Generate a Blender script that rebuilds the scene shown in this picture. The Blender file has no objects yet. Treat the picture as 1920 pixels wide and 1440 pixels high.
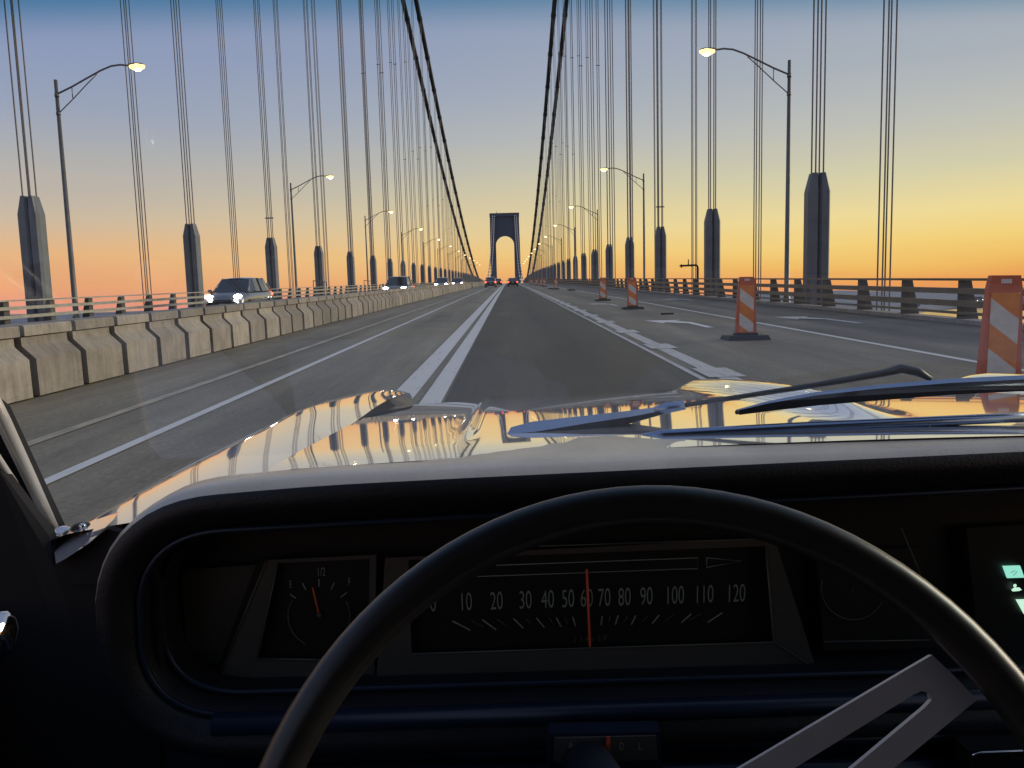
import bpy, math, random
from mathutils import Vector, Matrix
random.seed(7)
sc = bpy.context.scene
COL = sc.collection

# ------------------------------------------------------------------ camera
FPX, VPX, VPY, ROLL = 1450.0, 953.0, 521.0, 0.027     # lens (px), vanishing point of the road, roll
G0 = 0.0276                                            # road grade under the car
EYE = 1.30
_F = Vector(((VPX - 960) / FPX, (720 - VPY) / FPX, -1)).normalized()
_h = Vector((1, ROLL, 0)); _X = (_h - _F * _h.dot(_F)).normalized(); _Z = _X.cross(_F)
RCAR = Matrix((_X, _F, _Z))                            # camera axes -> car axes
GRADE = Matrix.Rotation(math.atan(G0), 3, 'X')         # car axes -> world axes
cam_d = bpy.data.cameras.new('camera'); cam = bpy.data.objects.new('camera', cam_d); COL.objects.link(cam)
cam_d.sensor_width = 36; cam_d.lens = FPX / 1920 * 36; cam_d.clip_start = 0.02; cam_d.clip_end = 90000
EYE_W = GRADE @ Vector((0, 0, EYE))
cam.matrix_world = Matrix.Translation(EYE_W) @ (GRADE @ RCAR).to_4x4()
sc.camera = cam

def ray(px, py):
    return RCAR @ Vector(((px - 960) / FPX, (720 - py) / FPX, -1))
def at(px, py, y):                                     # point at forward distance y, relative to the eye, car axes
    d = ray(px, py); return d * (y / d.y)

def lin(r, g, b):
    f = lambda c: (c / 255 / 12.92) if c / 255 <= .04045 else ((c / 255 + .055) / 1.055) ** 2.4
    return (f(r), f(g), f(b), 1)

# ------------------------------------------------------------------ sky: dusk after sunset, the glow ahead on one side
w = bpy.data.worlds.new('World'); sc.world = w; w.use_nodes = True
nt = w.node_tree; nt.nodes.clear()
def N(t, **k):
    n = nt.nodes.new(t)
    for a, b in k.items(): setattr(n, a, b)
    return n
tc = N('ShaderNodeTexCoord'); sep = N('ShaderNodeSeparateXYZ'); nt.links.new(tc.outputs['Generated'], sep.inputs[0])
mr = N('ShaderNodeMapRange'); mr.inputs['From Min'].default_value = -0.02; mr.inputs['From Max'].default_value = 0.60
smap = N('ShaderNodeMapping'); smap.inputs['Scale'].default_value = (1.2, 1.2, 9); nt.links.new(tc.outputs['Generated'], smap.inputs[0])
snz = N('ShaderNodeTexNoise'); snz.inputs['Scale'].default_value = 2.2; snz.inputs['Detail'].default_value = 4; nt.links.new(smap.outputs[0], snz.inputs['Vector'])
smr = N('ShaderNodeMapRange'); smr.inputs['To Min'].default_value = -.016; smr.inputs['To Max'].default_value = .016; nt.links.new(snz.outputs[0], smr.inputs[0])
sad = N('ShaderNodeMath', operation='ADD'); nt.links.new(sep.outputs['Z'], sad.inputs[0]); nt.links.new(smr.outputs[0], sad.inputs[1])
nt.links.new(sad.outputs[0], mr.inputs['Value'])
def ramp(stops):
    r = N('ShaderNodeValToRGB'); cr = r.color_ramp; cr.interpolation = 'EASE' if False else 'LINEAR'
    while len(cr.elements) < len(stops): cr.elements.new(0.5)
    for e, (z, c) in zip(cr.elements, stops):
        e.position = (z + .02) / .62; e.color = lin(*c)
    nt.links.new(mr.outputs[0], r.inputs[0]); return r
cool = ramp([(-.01, (214, 150, 146)), (.008, (232, 152, 132)), (.03, (238, 168, 122)), (.06, (238, 186, 134)), (.105, (210, 190, 166)),
             (.165, (178, 178, 180)), (.22, (156, 167, 190)), (.28, (144, 158, 192)), (.36, (134, 151, 188)), (.58, (120, 136, 172))])
warm = ramp([(-.01, (236, 140, 84)), (.012, (243, 166, 90)), (.03, (249, 196, 104)), (.052, (252, 217, 128)), (.085, (247, 226, 158)),
             (.135, (220, 214, 176)), (.19, (196, 197, 190)), (.245, (176, 183, 191)), (.33, (158, 169, 190)), (.58, (132, 146, 174))])
SUN_AZ = math.radians(62)                              # from straight ahead towards the glow
dot = N('ShaderNodeVectorMath', operation='DOT_PRODUCT'); dot.inputs[1].default_value = (math.sin(SUN_AZ), math.cos(SUN_AZ), 0)
nrm = N('ShaderNodeVectorMath', operation='NORMALIZE'); flat = N('ShaderNodeVectorMath', operation='MULTIPLY'); flat.inputs[1].default_value = (1, 1, 0)
nt.links.new(tc.outputs['Generated'], flat.inputs[0]); nt.links.new(flat.outputs[0], nrm.inputs[0]); nt.links.new(nrm.outputs[0], dot.inputs[0])
m2 = N('ShaderNodeMapRange', interpolation_type='SMOOTHSTEP'); m2.inputs['From Min'].default_value = -0.15; m2.inputs['From Max'].default_value = 0.95
nt.links.new(dot.outputs['Value'], m2.inputs['Value'])
mix = N('ShaderNodeMix', data_type='RGBA')
nt.links.new(m2.outputs[0], mix.inputs[0]); nt.links.new(cool.outputs[0], mix.inputs[6]); nt.links.new(warm.outputs[0], mix.inputs[7])
bg = N('ShaderNodeBackground'); bg.inputs['Strength'].default_value = 1.0
out = N('ShaderNodeOutputWorld'); nt.links.new(mix.outputs[2], bg.inputs[0]); nt.links.new(bg.outputs[0], out.inputs[0])

# ------------------------------------------------------------------ the last light of the set sun, very soft
sd = bpy.data.lights.new('sun', 'SUN'); sun = bpy.data.objects.new('sun', sd); COL.objects.link(sun)
sd.energy = 2.0; sd.angle = math.radians(28); sd.color = (1.0, .86, .66)
SUN_EL = math.radians(16)
_az = math.radians(72)
sdir = Vector((math.sin(_az) * math.cos(SUN_EL), math.cos(_az) * math.cos(SUN_EL), math.sin(SUN_EL)))
sun.rotation_euler = (-sdir).to_track_quat('-Z', 'Y').to_euler()

vs = sc.view_settings; vs.view_transform = 'Standard'; vs.look = 'None'; vs.exposure = 0.0; vs.gamma = 1.0
sc.render.engine = 'CYCLES'
cy = sc.cycles; cy.max_bounces = 6; cy.transparent_max_bounces = 12; cy.diffuse_bounces = 3; cy.glossy_bounces = 3
cy.caustics_reflective = False; cy.caustics_refractive = False; cy.sample_clamp_indirect = 4.0
cy.use_denoising = True

# ------------------------------------------------------------------ materials
MATS = {}
def mat(name, color, rough=.6, metal=0., noise=None, bump=None, emit=None, coat=0., ior=1.5, spec=None, stretch=(1, 1, 1)):
    """noise=(scale, amount[, detail]) varies the base colour; bump=(scale, strength)."""
    if name in MATS: return MATS[name]
    m = bpy.data.materials.new(name); m.use_nodes = True
    t = m.node_tree; b = t.nodes['Principled BSDF']
    b.inputs['Base Color'].default_value = (*color[:3], 1); b.inputs['Roughness'].default_value = rough
    b.inputs['Metallic'].default_value = metal; b.inputs['Coat Weight'].default_value = coat; b.inputs['IOR'].default_value = ior
    b.inputs['Coat Roughness'].default_value = .03
    if spec is not None: b.inputs['Specular IOR Level'].default_value = spec
    if emit: b.inputs['Emission Color'].default_value = (*emit[:3], 1); b.inputs['Emission Strength'].default_value = emit[3]
    if noise or bump:
        co = t.nodes.new('ShaderNodeTexCoord'); mp = t.nodes.new('ShaderNodeMapping'); mp.inputs['Scale'].default_value = stretch
        t.links.new(co.outputs['Object'], mp.inputs[0])
    if noise:
        nz = t.nodes.new('ShaderNodeTexNoise'); nz.inputs['Scale'].default_value = noise[0]; nz.inputs['Detail'].default_value = 8
        nz.inputs['Roughness'].default_value = .65; t.links.new(mp.outputs[0], nz.inputs['Vector'])
        r = t.nodes.new('ShaderNodeMapRange'); r.inputs['From Min'].default_value = .3; r.inputs['From Max'].default_value = .7
        r.inputs['To Min'].default_value = 1 - noise[1]; r.inputs['To Max'].default_value = 1 + noise[1]; t.links.new(nz.outputs[0], r.inputs[0])
        mx = t.nodes.new('ShaderNodeVectorMath'); mx.operation = 'SCALE'; mx.inputs[0].default_value = color[:3]
        t.links.new(r.outputs[0], mx.inputs['Scale']); t.links.new(mx.outputs[0], b.inputs['Base Color'])
    if bump:
        nb = t.nodes.new('ShaderNodeTexNoise'); nb.inputs['Scale'].default_value = bump[0]; nb.inputs['Detail'].default_value = 5
        t.links.new(mp.outputs[0], nb.inputs['Vector'])
        bp = t.nodes.new('ShaderNodeBump'); bp.inputs['Strength'].default_value = bump[1]; bp.inputs['Distance'].default_value = .02
        t.links.new(nb.outputs[0], bp.inputs['Height']); t.links.new(bp.outputs[0], b.inputs['Normal'])
    MATS[name] = m; return m

def asphalt(name, c, big=.32):
    """Worn bridge asphalt: fine aggregate, long wheel streaks, blotches, a few pale scuffs."""
    m = mat(name, c, rough=.66, spec=.35); t = m.node_tree; b = t.nodes['Principled BSDF']
    co = t.nodes.new('ShaderNodeTexCoord')
    def nz(scale, sx, sy, det=6):
        mp = t.nodes.new('ShaderNodeMapping'); mp.inputs['Scale'].default_value = (sx, sy, 1); t.links.new(co.outputs['Object'], mp.inputs[0])
        n = t.nodes.new('ShaderNodeTexNoise'); n.inputs['Scale'].default_value = scale; n.inputs['Detail'].default_value = det
        n.inputs['Roughness'].default_value = .7; t.links.new(mp.outputs[0], n.inputs['Vector']); return n.outputs[0]
    def rng(v, a, bb):
        r = t.nodes.new('ShaderNodeMapRange'); r.inputs['From Min'].default_value = .28; r.inputs['From Max'].default_value = .72
        r.inputs['To Min'].default_value = a; r.inputs['To Max'].default_value = bb; t.links.new(v, r.inputs[0]); return r.outputs[0]
    def mul(a, bb):
        q = t.nodes.new('ShaderNodeMath'); q.operation = 'MULTIPLY'; t.links.new(a, q.inputs[0]); t.links.new(bb, q.inputs[1]); return q.outputs[0]
    v = mul(rng(nz(1.6, 1, .035), 1 - big, 1 + big), rng(nz(.5, 1, .35), 1 - big, 1 + big))
    v = mul(v, rng(nz(26, 1, .6, 4), .72, 1.28))
    st = t.nodes.new('ShaderNodeMapRange'); st.inputs['From Min'].default_value = .66; st.inputs['From Max'].default_value = .74
    st.inputs['To Min'].default_value = 1; st.inputs['To Max'].default_value = 1.5; t.links.new(nz(2.2, 1.3, .22), st.inputs[0])
    v = mul(v, st.outputs[0])
    sx_ = t.nodes.new('ShaderNodeSeparateXYZ'); t.links.new(co.outputs['Object'], sx_.inputs[0])
    wv = t.nodes.new('ShaderNodeMath'); wv.operation = 'MULTIPLY_ADD'; wv.inputs[1].default_value = 3.6; wv.inputs[2].default_value = .9; t.links.new(sx_.outputs[0], wv.inputs[0])
    sn = t.nodes.new('ShaderNodeMath'); sn.operation = 'SINE'; t.links.new(wv.outputs[0], sn.inputs[0])
    wr0 = t.nodes.new('ShaderNodeMapRange'); wr0.inputs['From Min'].default_value = -1; wr0.inputs['From Max'].default_value = 1; wr0.inputs['To Min'].default_value = .88; wr0.inputs['To Max'].default_value = 1.1; t.links.new(sn.outputs[0], wr0.inputs[0])
    v = mul(v, wr0.outputs[0])
    s = t.nodes.new('ShaderNodeVectorMath'); s.operation = 'SCALE'; s.inputs[0].default_value = c[:3]
    t.links.new(v, s.inputs['Scale']); t.links.new(s.outputs[0], b.inputs['Base Color'])
    bp = t.nodes.new('ShaderNodeBump'); bp.inputs['Strength'].default_value = .25; bp.inputs['Distance'].default_value = .008
    t.links.new(nz(90, 1, 1, 3), bp.inputs['Height']); t.links.new(bp.outputs[0], b.inputs['Normal'])
    return m

def paint_line(name, c, wear=.5):
    """Road paint with chipped and worn patches showing the asphalt."""
    m = mat(name, c, rough=.6); t = m.node_tree; b = t.nodes['Principled BSDF']
    co = t.nodes.new('ShaderNodeTexCoord'); mp = t.nodes.new('ShaderNodeMapping'); mp.inputs['Scale'].default_value = (3, .5, 1)
    t.links.new(co.outputs['Object'], mp.inputs[0])
    n = t.nodes.new('ShaderNodeTexNoise'); n.inputs['Scale'].default_value = 4; n.inputs['Detail'].default_value = 10; n.inputs['Roughness'].default_value = .75
    t.links.new(mp.outputs[0], n.inputs['Vector'])
    r = t.nodes.new('ShaderNodeMapRange'); r.inputs['From Min'].default_value = wear - .08; r.inputs['From Max'].default_value = wear + .12
    t.links.new(n.outputs[0], r.inputs[0])
    mx = t.nodes.new('ShaderNodeMix'); mx.data_type = 'RGBA'; mx.inputs[6].default_value = (*[x * .45 + .05 for x in c[:3]], 1); mx.inputs[7].default_value = (*c[:3], 1)
    t.links.new(r.outputs[0], mx.inputs[0]); t.links.new(mx.outputs[2], b.inputs['Base Color'])
    return m

ASPH = asphalt('worn_asphalt', (.205, .184, .130)); ASPH_D = asphalt('dark_asphalt', (.066, .058, .036))
ASPH_S = asphalt('shoulder_asphalt', (.118, .107, .082), .52)
WHITE = paint_line('white_road_paint', (.66, .66, .63), .33); FAINT = paint_line('worn_yellow_paint', (.50, .44, .30), .46)
OLDW = paint_line('old_white_paint', (.52, .51, .48), .40)
CONC = mat('precast_concrete', (.37, .335, .275), .85, noise=(5, .3), bump=(30, .35))
def weather(m, c):
    t = m.node_tree; b = t.nodes['Principled BSDF']; L = t.links
    oi = t.nodes.new('ShaderNodeObjectInfo'); co = t.nodes.new('ShaderNodeTexCoord'); ad = t.nodes.new('ShaderNodeVectorMath'); ad.operation = 'ADD'
    cmb = t.nodes.new('ShaderNodeMath'); cmb.operation = 'MULTIPLY'; cmb.inputs[1].default_value = 40; L.new(oi.outputs['Random'], cmb.inputs[0])
    L.new(co.outputs['Object'], ad.inputs[0]); L.new(cmb.outputs[0], ad.inputs[1])
    def nz(sc_, st, lo, hi, a, bb):
        mp = t.nodes.new('ShaderNodeMapping'); mp.inputs['Scale'].default_value = st; L.new(ad.outputs[0], mp.inputs[0])
        n = t.nodes.new('ShaderNodeTexNoise'); n.inputs['Scale'].default_value = sc_; n.inputs['Detail'].default_value = 7; n.inputs['Roughness'].default_value = .65; L.new(mp.outputs[0], n.inputs['Vector'])
        r = t.nodes.new('ShaderNodeMapRange'); r.inputs['From Min'].default_value = lo; r.inputs['From Max'].default_value = hi; r.inputs['To Min'].default_value = a; r.inputs['To Max'].default_value = bb; L.new(n.outputs[0], r.inputs[0]); return r.outputs[0]
    def mul(a, bb):
        q = t.nodes.new('ShaderNodeMath'); q.operation = 'MULTIPLY'; L.new(a, q.inputs[0]); L.new(bb, q.inputs[1]); return q.outputs[0]
    rr = t.nodes.new('ShaderNodeMapRange'); rr.inputs['To Min'].default_value = .80; rr.inputs['To Max'].default_value = 1.16; L.new(oi.outputs['Random'], rr.inputs[0])
    v = mul(rr.outputs[0], nz(3.0, (1, 1, 1), .3, .7, .78, 1.2)); v = mul(v, nz(6.0, (1, 2.2, .25), .45, .75, 1.0, .66)); v = mul(v, nz(4.0, (1, .25, 3.0), .60, .72, 1.0, .62))
    s = t.nodes.new('ShaderNodeVectorMath'); s.operation = 'SCALE'; s.inputs[0].default_value = c; L.new(v, s.inputs['Scale']); L.new(s.outputs[0], b.inputs['Base Color'])
weather(CONC, (.305, .278, .236))
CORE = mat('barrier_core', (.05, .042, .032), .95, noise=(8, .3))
STEEL = mat('bridge_steel_paint', (.150, .172, .185), .5, noise=(1.4, .2), bump=(4, .1))
RAILM = mat('rail_galvanised', (.150, .132, .100), .5, metal=.2, noise=(3, .25))
RAILL = mat('rail_galvanised_pale', (.34, .335, .28), .5, metal=.1, noise=(3, .2))
RAILP = mat('rail_post_steel', (.07, .068, .06), .6, noise=(4, .3))
ROPE = mat('suspender_rope', (.21, .20, .20), .5, metal=.2)
CABLE = mat('main_cable_wrap', (.035, .036, .040), .6, noise=(.8, .25))
TOWER = mat('tower_steel_paint', (.085, .115, .165), .6, noise=(.05, .15))
LAMPST = mat('lamp_pole_aluminium', (.20, .19, .17), .45, metal=.6, noise=(3, .2))
LAMP = mat('sodium_lamp', (.9, .7, .3), .4, emit=(1.0, .72, .26, 2.2)); HOT = mat('sodium_arc', (1, .9, .7), .4, emit=(1.0, .86, .55, 30))
LAMPF = mat('sodium_lamp_far', (.9, .8, .6), .4, emit=(1.0, .78, .42, 3.2))
BULB = mat('necklace_bulb', (.9, .9, .9), .4, emit=(.95, .95, 1.0, 1.6))
ORANGE = mat('orange_plastic', (.58, .130, .065), .5, noise=(6, .12)); SHEET_O = mat('orange_sheeting', (.74, .235, .045), .4, noise=(9, .15))
SHEET_W = mat('white_sheeting', (.66, .65, .60), .4, noise=(9, .14)); RUBBER = mat('black_rubber', (.018, .017, .016), .7, noise=(8, .3), bump=(25, .3))

# ------------------------------------------------------------------ mesh helpers
class MB:
    def __init__(s): s.v = []; s.f = []; s.smooth = []
    def add(s, vs_, fs, smooth=False):
        o = len(s.v); s.v += [tuple(p) for p in vs_]; s.f += [tuple(i + o for i in f) for f in fs]; s.smooth += [smooth] * len(fs); return s
    def box(s, x0, x1, y0, y1, z0, z1):
        return s.add([(x0, y0, z0), (x1, y0, z0), (x1, y1, z0), (x0, y1, z0), (x0, y0, z1), (x1, y0, z1), (x1, y1, z1), (x0, y1, z1)],
                     [(0, 3, 2, 1), (4, 5, 6, 7), (0, 1, 5, 4), (1, 2, 6, 5), (2, 3, 7, 6), (3, 0, 4, 7)])
    def prism(s, outline, vec):                       # closed outline of 3-D points swept along vec
        n = len(outline); a = [Vector(p) for p in outline]; b = [p + Vector(vec) for p in a]
        return s.add(a + b, [tuple(range(n))[::-1], tuple(range(n, 2 * n))] + [(i, (i + 1) % n, n + (i + 1) % n, n + i) for i in range(n)])
    def tube(s, path, r, n=8, cap=True, closed=False):
        P = [Vector(p) for p in path]; rr = r if isinstance(r, (list, tuple)) else [r] * len(P)
        vs_ = []; up = None
        for i, p in enumerate(P):
            if closed: d = (P[(i + 1) % len(P)] - P[i - 1]).normalized()
            else: d = (P[min(i + 1, len(P) - 1)] - P[max(i - 1, 0)]).normalized()
            if up is None:
                up = Vector((0, 0, 1)) if abs(d.z) < .9 else Vector((1, 0, 0))
            a = (up - d * up.dot(d)).normalized(); b = d.cross(a); up = a
            for k in range(n):
                t = 2 * math.pi * k / n; vs_.append(p + (a * math.cos(t) + b * math.sin(t)) * rr[i])
        m = len(P); fs = []
        for i in range(m if closed else m - 1):
            j = (i + 1) % m
            for k in range(n): fs.append((i * n + k, i * n + (k + 1) % n, j * n + (k + 1) % n, j * n + k))
        s.add(vs_, fs, True)
        if cap and not closed:
            o = len(s.v) - len(vs_); s.f.append(tuple(range(o, o + n))[::-1]); s.f.append(tuple(range(o + (m - 1) * n, o + m * n))); s.smooth += [False, False]
        return s
    def grid(s, rows, smooth=True, closed=False):     # rows of points
        n = len(rows[0]); vs_ = [p for r in rows for p in r]; fs = []
        for i in range(len(rows) - 1):
            for k in range(n if closed else n - 1):
                fs.append((i * n + k, i * n + (k + 1) % n, (i + 1) * n + (k + 1) % n, (i + 1) * n + k))
        return s.add(vs_, fs, smooth)
    def ball(s, c, rx, ry, rz, n=10, m=6):
        rows = [[(c[0] + rx * math.sin(math.pi * i / m) * math.cos(2 * math.pi * k / n), c[1] + ry * math.sin(math.pi * i / m) * math.sin(2 * math.pi * k / n),
                  c[2] + rz * math.cos(math.pi * i / m)) for k in range(n)] for i in range(m + 1)]
        return s.grid(rows, True, True)
    def mesh(s, name, m):
        me = bpy.data.meshes.new(name); me.from_pydata(s.v, [], s.f); me.materials.append(m)
        me.polygons.foreach_set('use_smooth', s.smooth); me.update(); return me
    def build(s, name, m, parent=None, loc=None):
        o = bpy.data.objects.new(name, s.mesh(name, m)); COL.objects.link(o)
        if parent: o.parent = parent
        if loc: o.location = loc
        return o

def inst(name, me, parent=None, loc=(0, 0, 0), rot=None, scale=None):
    o = bpy.data.objects.new(name, me); COL.objects.link(o); o.parent = parent; o.location = loc
    if rot: o.rotation_euler = rot
    if scale: o.scale = scale
    return o
def tag(o, label=None, cat=None, group=None, kind=None):
    for k, v in (('label', label), ('category', cat), ('group', group), ('kind', kind)):
        if v: o[k] = v
    return o
def thing(name, label, cat, loc=(0, 0, 0), group=None, rot=None):
    o = bpy.data.objects.new(name, None); COL.objects.link(o); o.location = loc; o.empty_display_size = .2
    if rot: o.rotation_euler = rot
    return tag(o, label, cat, group)
ORD = ['first', 'second', 'third', 'fourth', 'fifth', 'sixth', 'seventh', 'eighth', 'ninth', 'tenth']
def ordn(i):
    if i < 10: return ORD[i]
    n = i + 1; return '%d%s' % (n, 'th' if 10 < n % 100 < 14 else {1: 'st', 2: 'nd', 3: 'rd'}.get(n % 10, 'th'))

# ------------------------------------------------------------------ the deck profile
CURV = 9.0e-6
def dz(y):
    if y < 300: return G0 * y - CURV * y * y
    z3 = G0 * 300 - CURV * 9e4; g3 = G0 - 2 * CURV * 300; u = y - 300
    return z3 + g3 * u - 4.0e-5 * u * u
YS = [-40 + 8 * i for i in range(0, 87)] + [700 + 25 * i for i in range(0, 19)]
YS = sorted(set(YS))
def strip(name, x0, x1, dzv, m, parent=None, y0=-40, y1=1150, thick=0):
    ys = [y0] + [y for y in YS if y0 < y < y1] + [y1]
    b = MB()
    if not thick:
        b.grid([[(x0, y, dz(y) + dzv), (x1, y, dz(y) + dzv)] for y in ys][::1], False)
        b.f = [tuple(reversed(f)) for f in b.f]
    else:
        b.grid([[(x0, y, dz(y) + dzv), (x0, y, dz(y) + dzv - thick), (x1, y, dz(y) + dzv - thick), (x1, y, dz(y) + dzv)] for y in ys], False, True)
        n = len(b.v); b.f += [(0, 1, 2, 3), (n - 1, n - 2, n - 3, n - 4)]; b.smooth += [False, False]
    return b.build(name, m, parent)

XR, XL = 10.3, -16.4                 # guard rails
BX0 = -5.80                          # road-side foot of the median barrier
road = tag(strip('road', XL - .35, XR + .35, 0, ASPH, thick=.5), kind='structure')
strip('lane_surface', -.72, 2.34, .004, ASPH_D, road)
ASPH_R = asphalt('closed_lane_asphalt', (.168, .150, .106), .34)
strip('lane_surface', 2.344, 6.446, .004, ASPH_R, road)
strip('shoulder_surface', 6.45, XR + .34, .004, ASPH_S, road)
strip('lane_line', -1.37, -1.09, .008, WHITE, road); strip('lane_line', -.98, -.75, .008, WHITE, road)
strip('lane_line', -3.25, -3.14, .008, WHITE, road, y1=150)
strip('lane_line', -4.20, -4.07, .008, FAINT, road, y1=220)
strip('lane_line', 2.32, 2.40, .008, OLDW, road); strip('lane_line', 2.56, 2.80, .008, OLDW, road)
strip('lane_line', 6.24, 6.36, .008, WHITE, road)
strip('lane_line', -9.6, -9.48, .008, WHITE, road); strip('lane_line', -13.0, -12.88, .008, WHITE, road)
for i in range(34):                  # wide raised tape pads across the merge line
    y = 5.6 + 3.9 * i
    MB().add([(2.46, y, dz(y) + .013), (2.93, y, dz(y) + .013), (2.93, y + .95, dz(y + .95) + .013), (2.46, y + .95, dz(y + .95) + .013)], [(0, 1, 2, 3)]).build('marking_pad', OLDW, road)
def arrow(x, y, flip, m):            # a worn lane-merge arrow painted along the lane
    pts = [(-.09, 0), (.09, 0), (.12, 1.5), (.55, 2.1), (.72, 1.8), (.95, 3.0), (-.05, 2.9), (.2, 2.55), (-.09, 1.9)]
    p = [(x + (-a if flip else a), y + b * 1.15, dz(y + b * 1.15) + .013) for a, b in pts]
    MB().add(p, [tuple(range(len(p)))]).build('lane_arrow', m, road)
arrow(4.75, 18.3, True, WHITE); arrow(8.35, 18.4, True, OLDW); arrow(4.6, 33, True, OLDW); arrow(8.8, 37, True, OLDW)
# scuffed debris on the closed lane
tag(MB().prism([(0, 0, 0), (.42, .05, 0), (.46, .22, 0), (.3, .3, 0), (.05, .2, 0)], (0, 0, .05)).build('tyre_scrap', RUBBER, loc=(4.85, 24.8, dz(24.8) + .006)),
    'small black scrap of tyre rubber lying on the closed lane', 'scrap')

# stiffening chords outside the deck that carry the suspenders
girder = thing('deck_girder', 'dark steel edge girder under the bridge deck carrying the suspenders', 'girder')
for x0, x1 in ((10.9, 14.3), (-20.8, -17.0)):
    strip('chord', x0, x1, -1.3, STEEL, girder, thick=1.6)

# water and shore
WAT = mat('bay_water', (.03, .04, .05), .12, bump=(.05, .25))
tag(MB().add([(-60000, -3000, -70), (60000, -3000, -70), (60000, 60000, -70), (-60000, 60000, -70)], [(0, 1, 2, 3)]).build('water', WAT), kind='structure')
LAND = mat('far_land', (.17, .20, .25), .9, noise=(.002, .25))  # blue-grey of the distance haze is put into the land's colour
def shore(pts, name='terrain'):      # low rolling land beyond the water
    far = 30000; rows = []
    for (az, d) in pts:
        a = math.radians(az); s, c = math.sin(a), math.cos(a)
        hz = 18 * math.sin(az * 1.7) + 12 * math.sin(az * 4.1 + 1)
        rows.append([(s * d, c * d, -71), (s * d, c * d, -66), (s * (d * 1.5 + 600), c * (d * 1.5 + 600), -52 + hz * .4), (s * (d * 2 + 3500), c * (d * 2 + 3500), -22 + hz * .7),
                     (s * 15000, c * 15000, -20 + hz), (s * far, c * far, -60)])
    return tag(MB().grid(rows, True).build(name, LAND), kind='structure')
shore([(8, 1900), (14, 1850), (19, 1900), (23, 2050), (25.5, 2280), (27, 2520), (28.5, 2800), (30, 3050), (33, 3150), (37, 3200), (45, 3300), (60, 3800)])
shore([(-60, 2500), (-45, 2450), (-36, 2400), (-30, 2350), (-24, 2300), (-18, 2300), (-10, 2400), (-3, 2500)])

# ------------------------------------------------------------------ far tower
TY = 1132.0; TX = -3.3; tz0 = -72.0; TTOP = 124.5
tower = thing('suspension_tower', 'tall blue-grey steel bridge tower with an arched portal over the road', 'tower', (TX, TY, tz0))
H = TTOP - tz0
def taper(z): return 22.6 - 1.9 * max(0, min(1, (z - 60) / (H - 60)))
def leg(sgn):
    b = MB(); zs = [0, 60, 92, 130, 165, H - 1]
    rows = []
    for z in zs:
        xo = taper(z) * sgn; xi = 13.1 * sgn
        rows.append([(xo, -6, z), (xi, -6, z), (xi, 6, z), (xo, 6, z)])
    b.grid(rows, False, True); b.f += [(0, 1, 2, 3)]; n = len(b.v); b.f += [(n - 4, n - 3, n - 2, n - 1)]; b.smooth += [False, False]
    return b.build('leg', TOWER, tower)
leg(-1); leg(1)
b = MB(); za = 138 + 0 - 0; spring = (92 - 12.6) - tz0; 
arc = [(13.2 * math.cos(math.pi * k / 20), 0, spring + 13.2 * math.sin(math.pi * k / 20)) for k in range(21)]
outl = [(13.2, -4.5, H - 3)] + [(p[0], -4.5, p[2]) for p in arc] + [(-13.2, -4.5, H - 3)]
n = len(outl); front = []
top = [(13.2 * math.cos(math.pi * k / 20), -4.5, H - 3) for k in range(21)]
bot = [(p[0], -4.5, p[2]) for p in arc]
b.grid([[p for p in top], [p for p in bot], [(p[0], 4.5, p[2]) for p in bot], [(p[0], 4.5, p[2]) for p in top]], False)
b.build('portal_arch', TOWER, tower)
MB().box(-21.2, 21.2, -6.6, 6.6, H - 5, H).build('top_strut', TOWER, tower)
MB().box(-13.1, 13.1, -4, 4, 60, 68).build('lower_strut', TOWER, tower)
MB().tube([(-11, 0, H), (-11, 0, H + 3)], .35).build('beacon_mast', TOWER, tower)

# ------------------------------------------------------------------ main cables
YM, HM, A_NEAR = 580.0, 9.8, 3.18e-4
A_FAR = (TTOP - 2 - HM) / (TY - YM) ** 2
def ch(y): return HM + (A_NEAR if y < YM else A_FAR) * (y - YM) ** 2
Y0S, DS, NST = 28.6, 14.6, 37
band_me = None
bulb_me = MB().ball((0, 0, 0), .30, .30, .30, 6, 4).mesh('necklace_light', BULB)
for x, which in ((11.3, 'inner of the two dark main cables on the sunset side'), (13.8, 'outer of the two dark main cables on the sunset side'),
                 (-17.6, 'inner of the two dark main cables on the oncoming side'), (-20.3, 'outer of the two dark main cables on the oncoming side')):
    c = thing('main_cable', which + ', sweeping to the far tower', 'cable', (x, 0, 0), 'main suspension cables')
    ys = [16 + 12 * i for i in range(0, 94)]; ys = [y for y in ys if y < TY] + [TY]
    MB().tube([(0, y, ch(y)) for y in ys], .50, 10).build('cable_strand', CABLE, c)
    if band_me is None:
        bm = MB().tube([(0, -.55, 0), (0, -.5, 0), (0, .5, 0), (0, .55, 0)], [.5, .585, .585, .5], 10); bm.box(-.10, .10, -.3, .3, -.82, -.5)
        band_me = bm.mesh('cable_band', CABLE)
    for i in range(NST):
        y = Y0S + DS * i; sl = math.atan((ch(y + 1) - ch(y - 1)) / 2)
        inst('cable_band', band_me, c, (0, y, ch(y)), (sl, 0, 0))
    for i in range(26):                               # the lit necklace, seen on the far rise towards the tower
        y = YM + (TY - YM) * math.sqrt((i + 1.2) / 27)
        inst('necklace_light', bulb_me, c, (0, y, ch(y) + .9))

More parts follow.
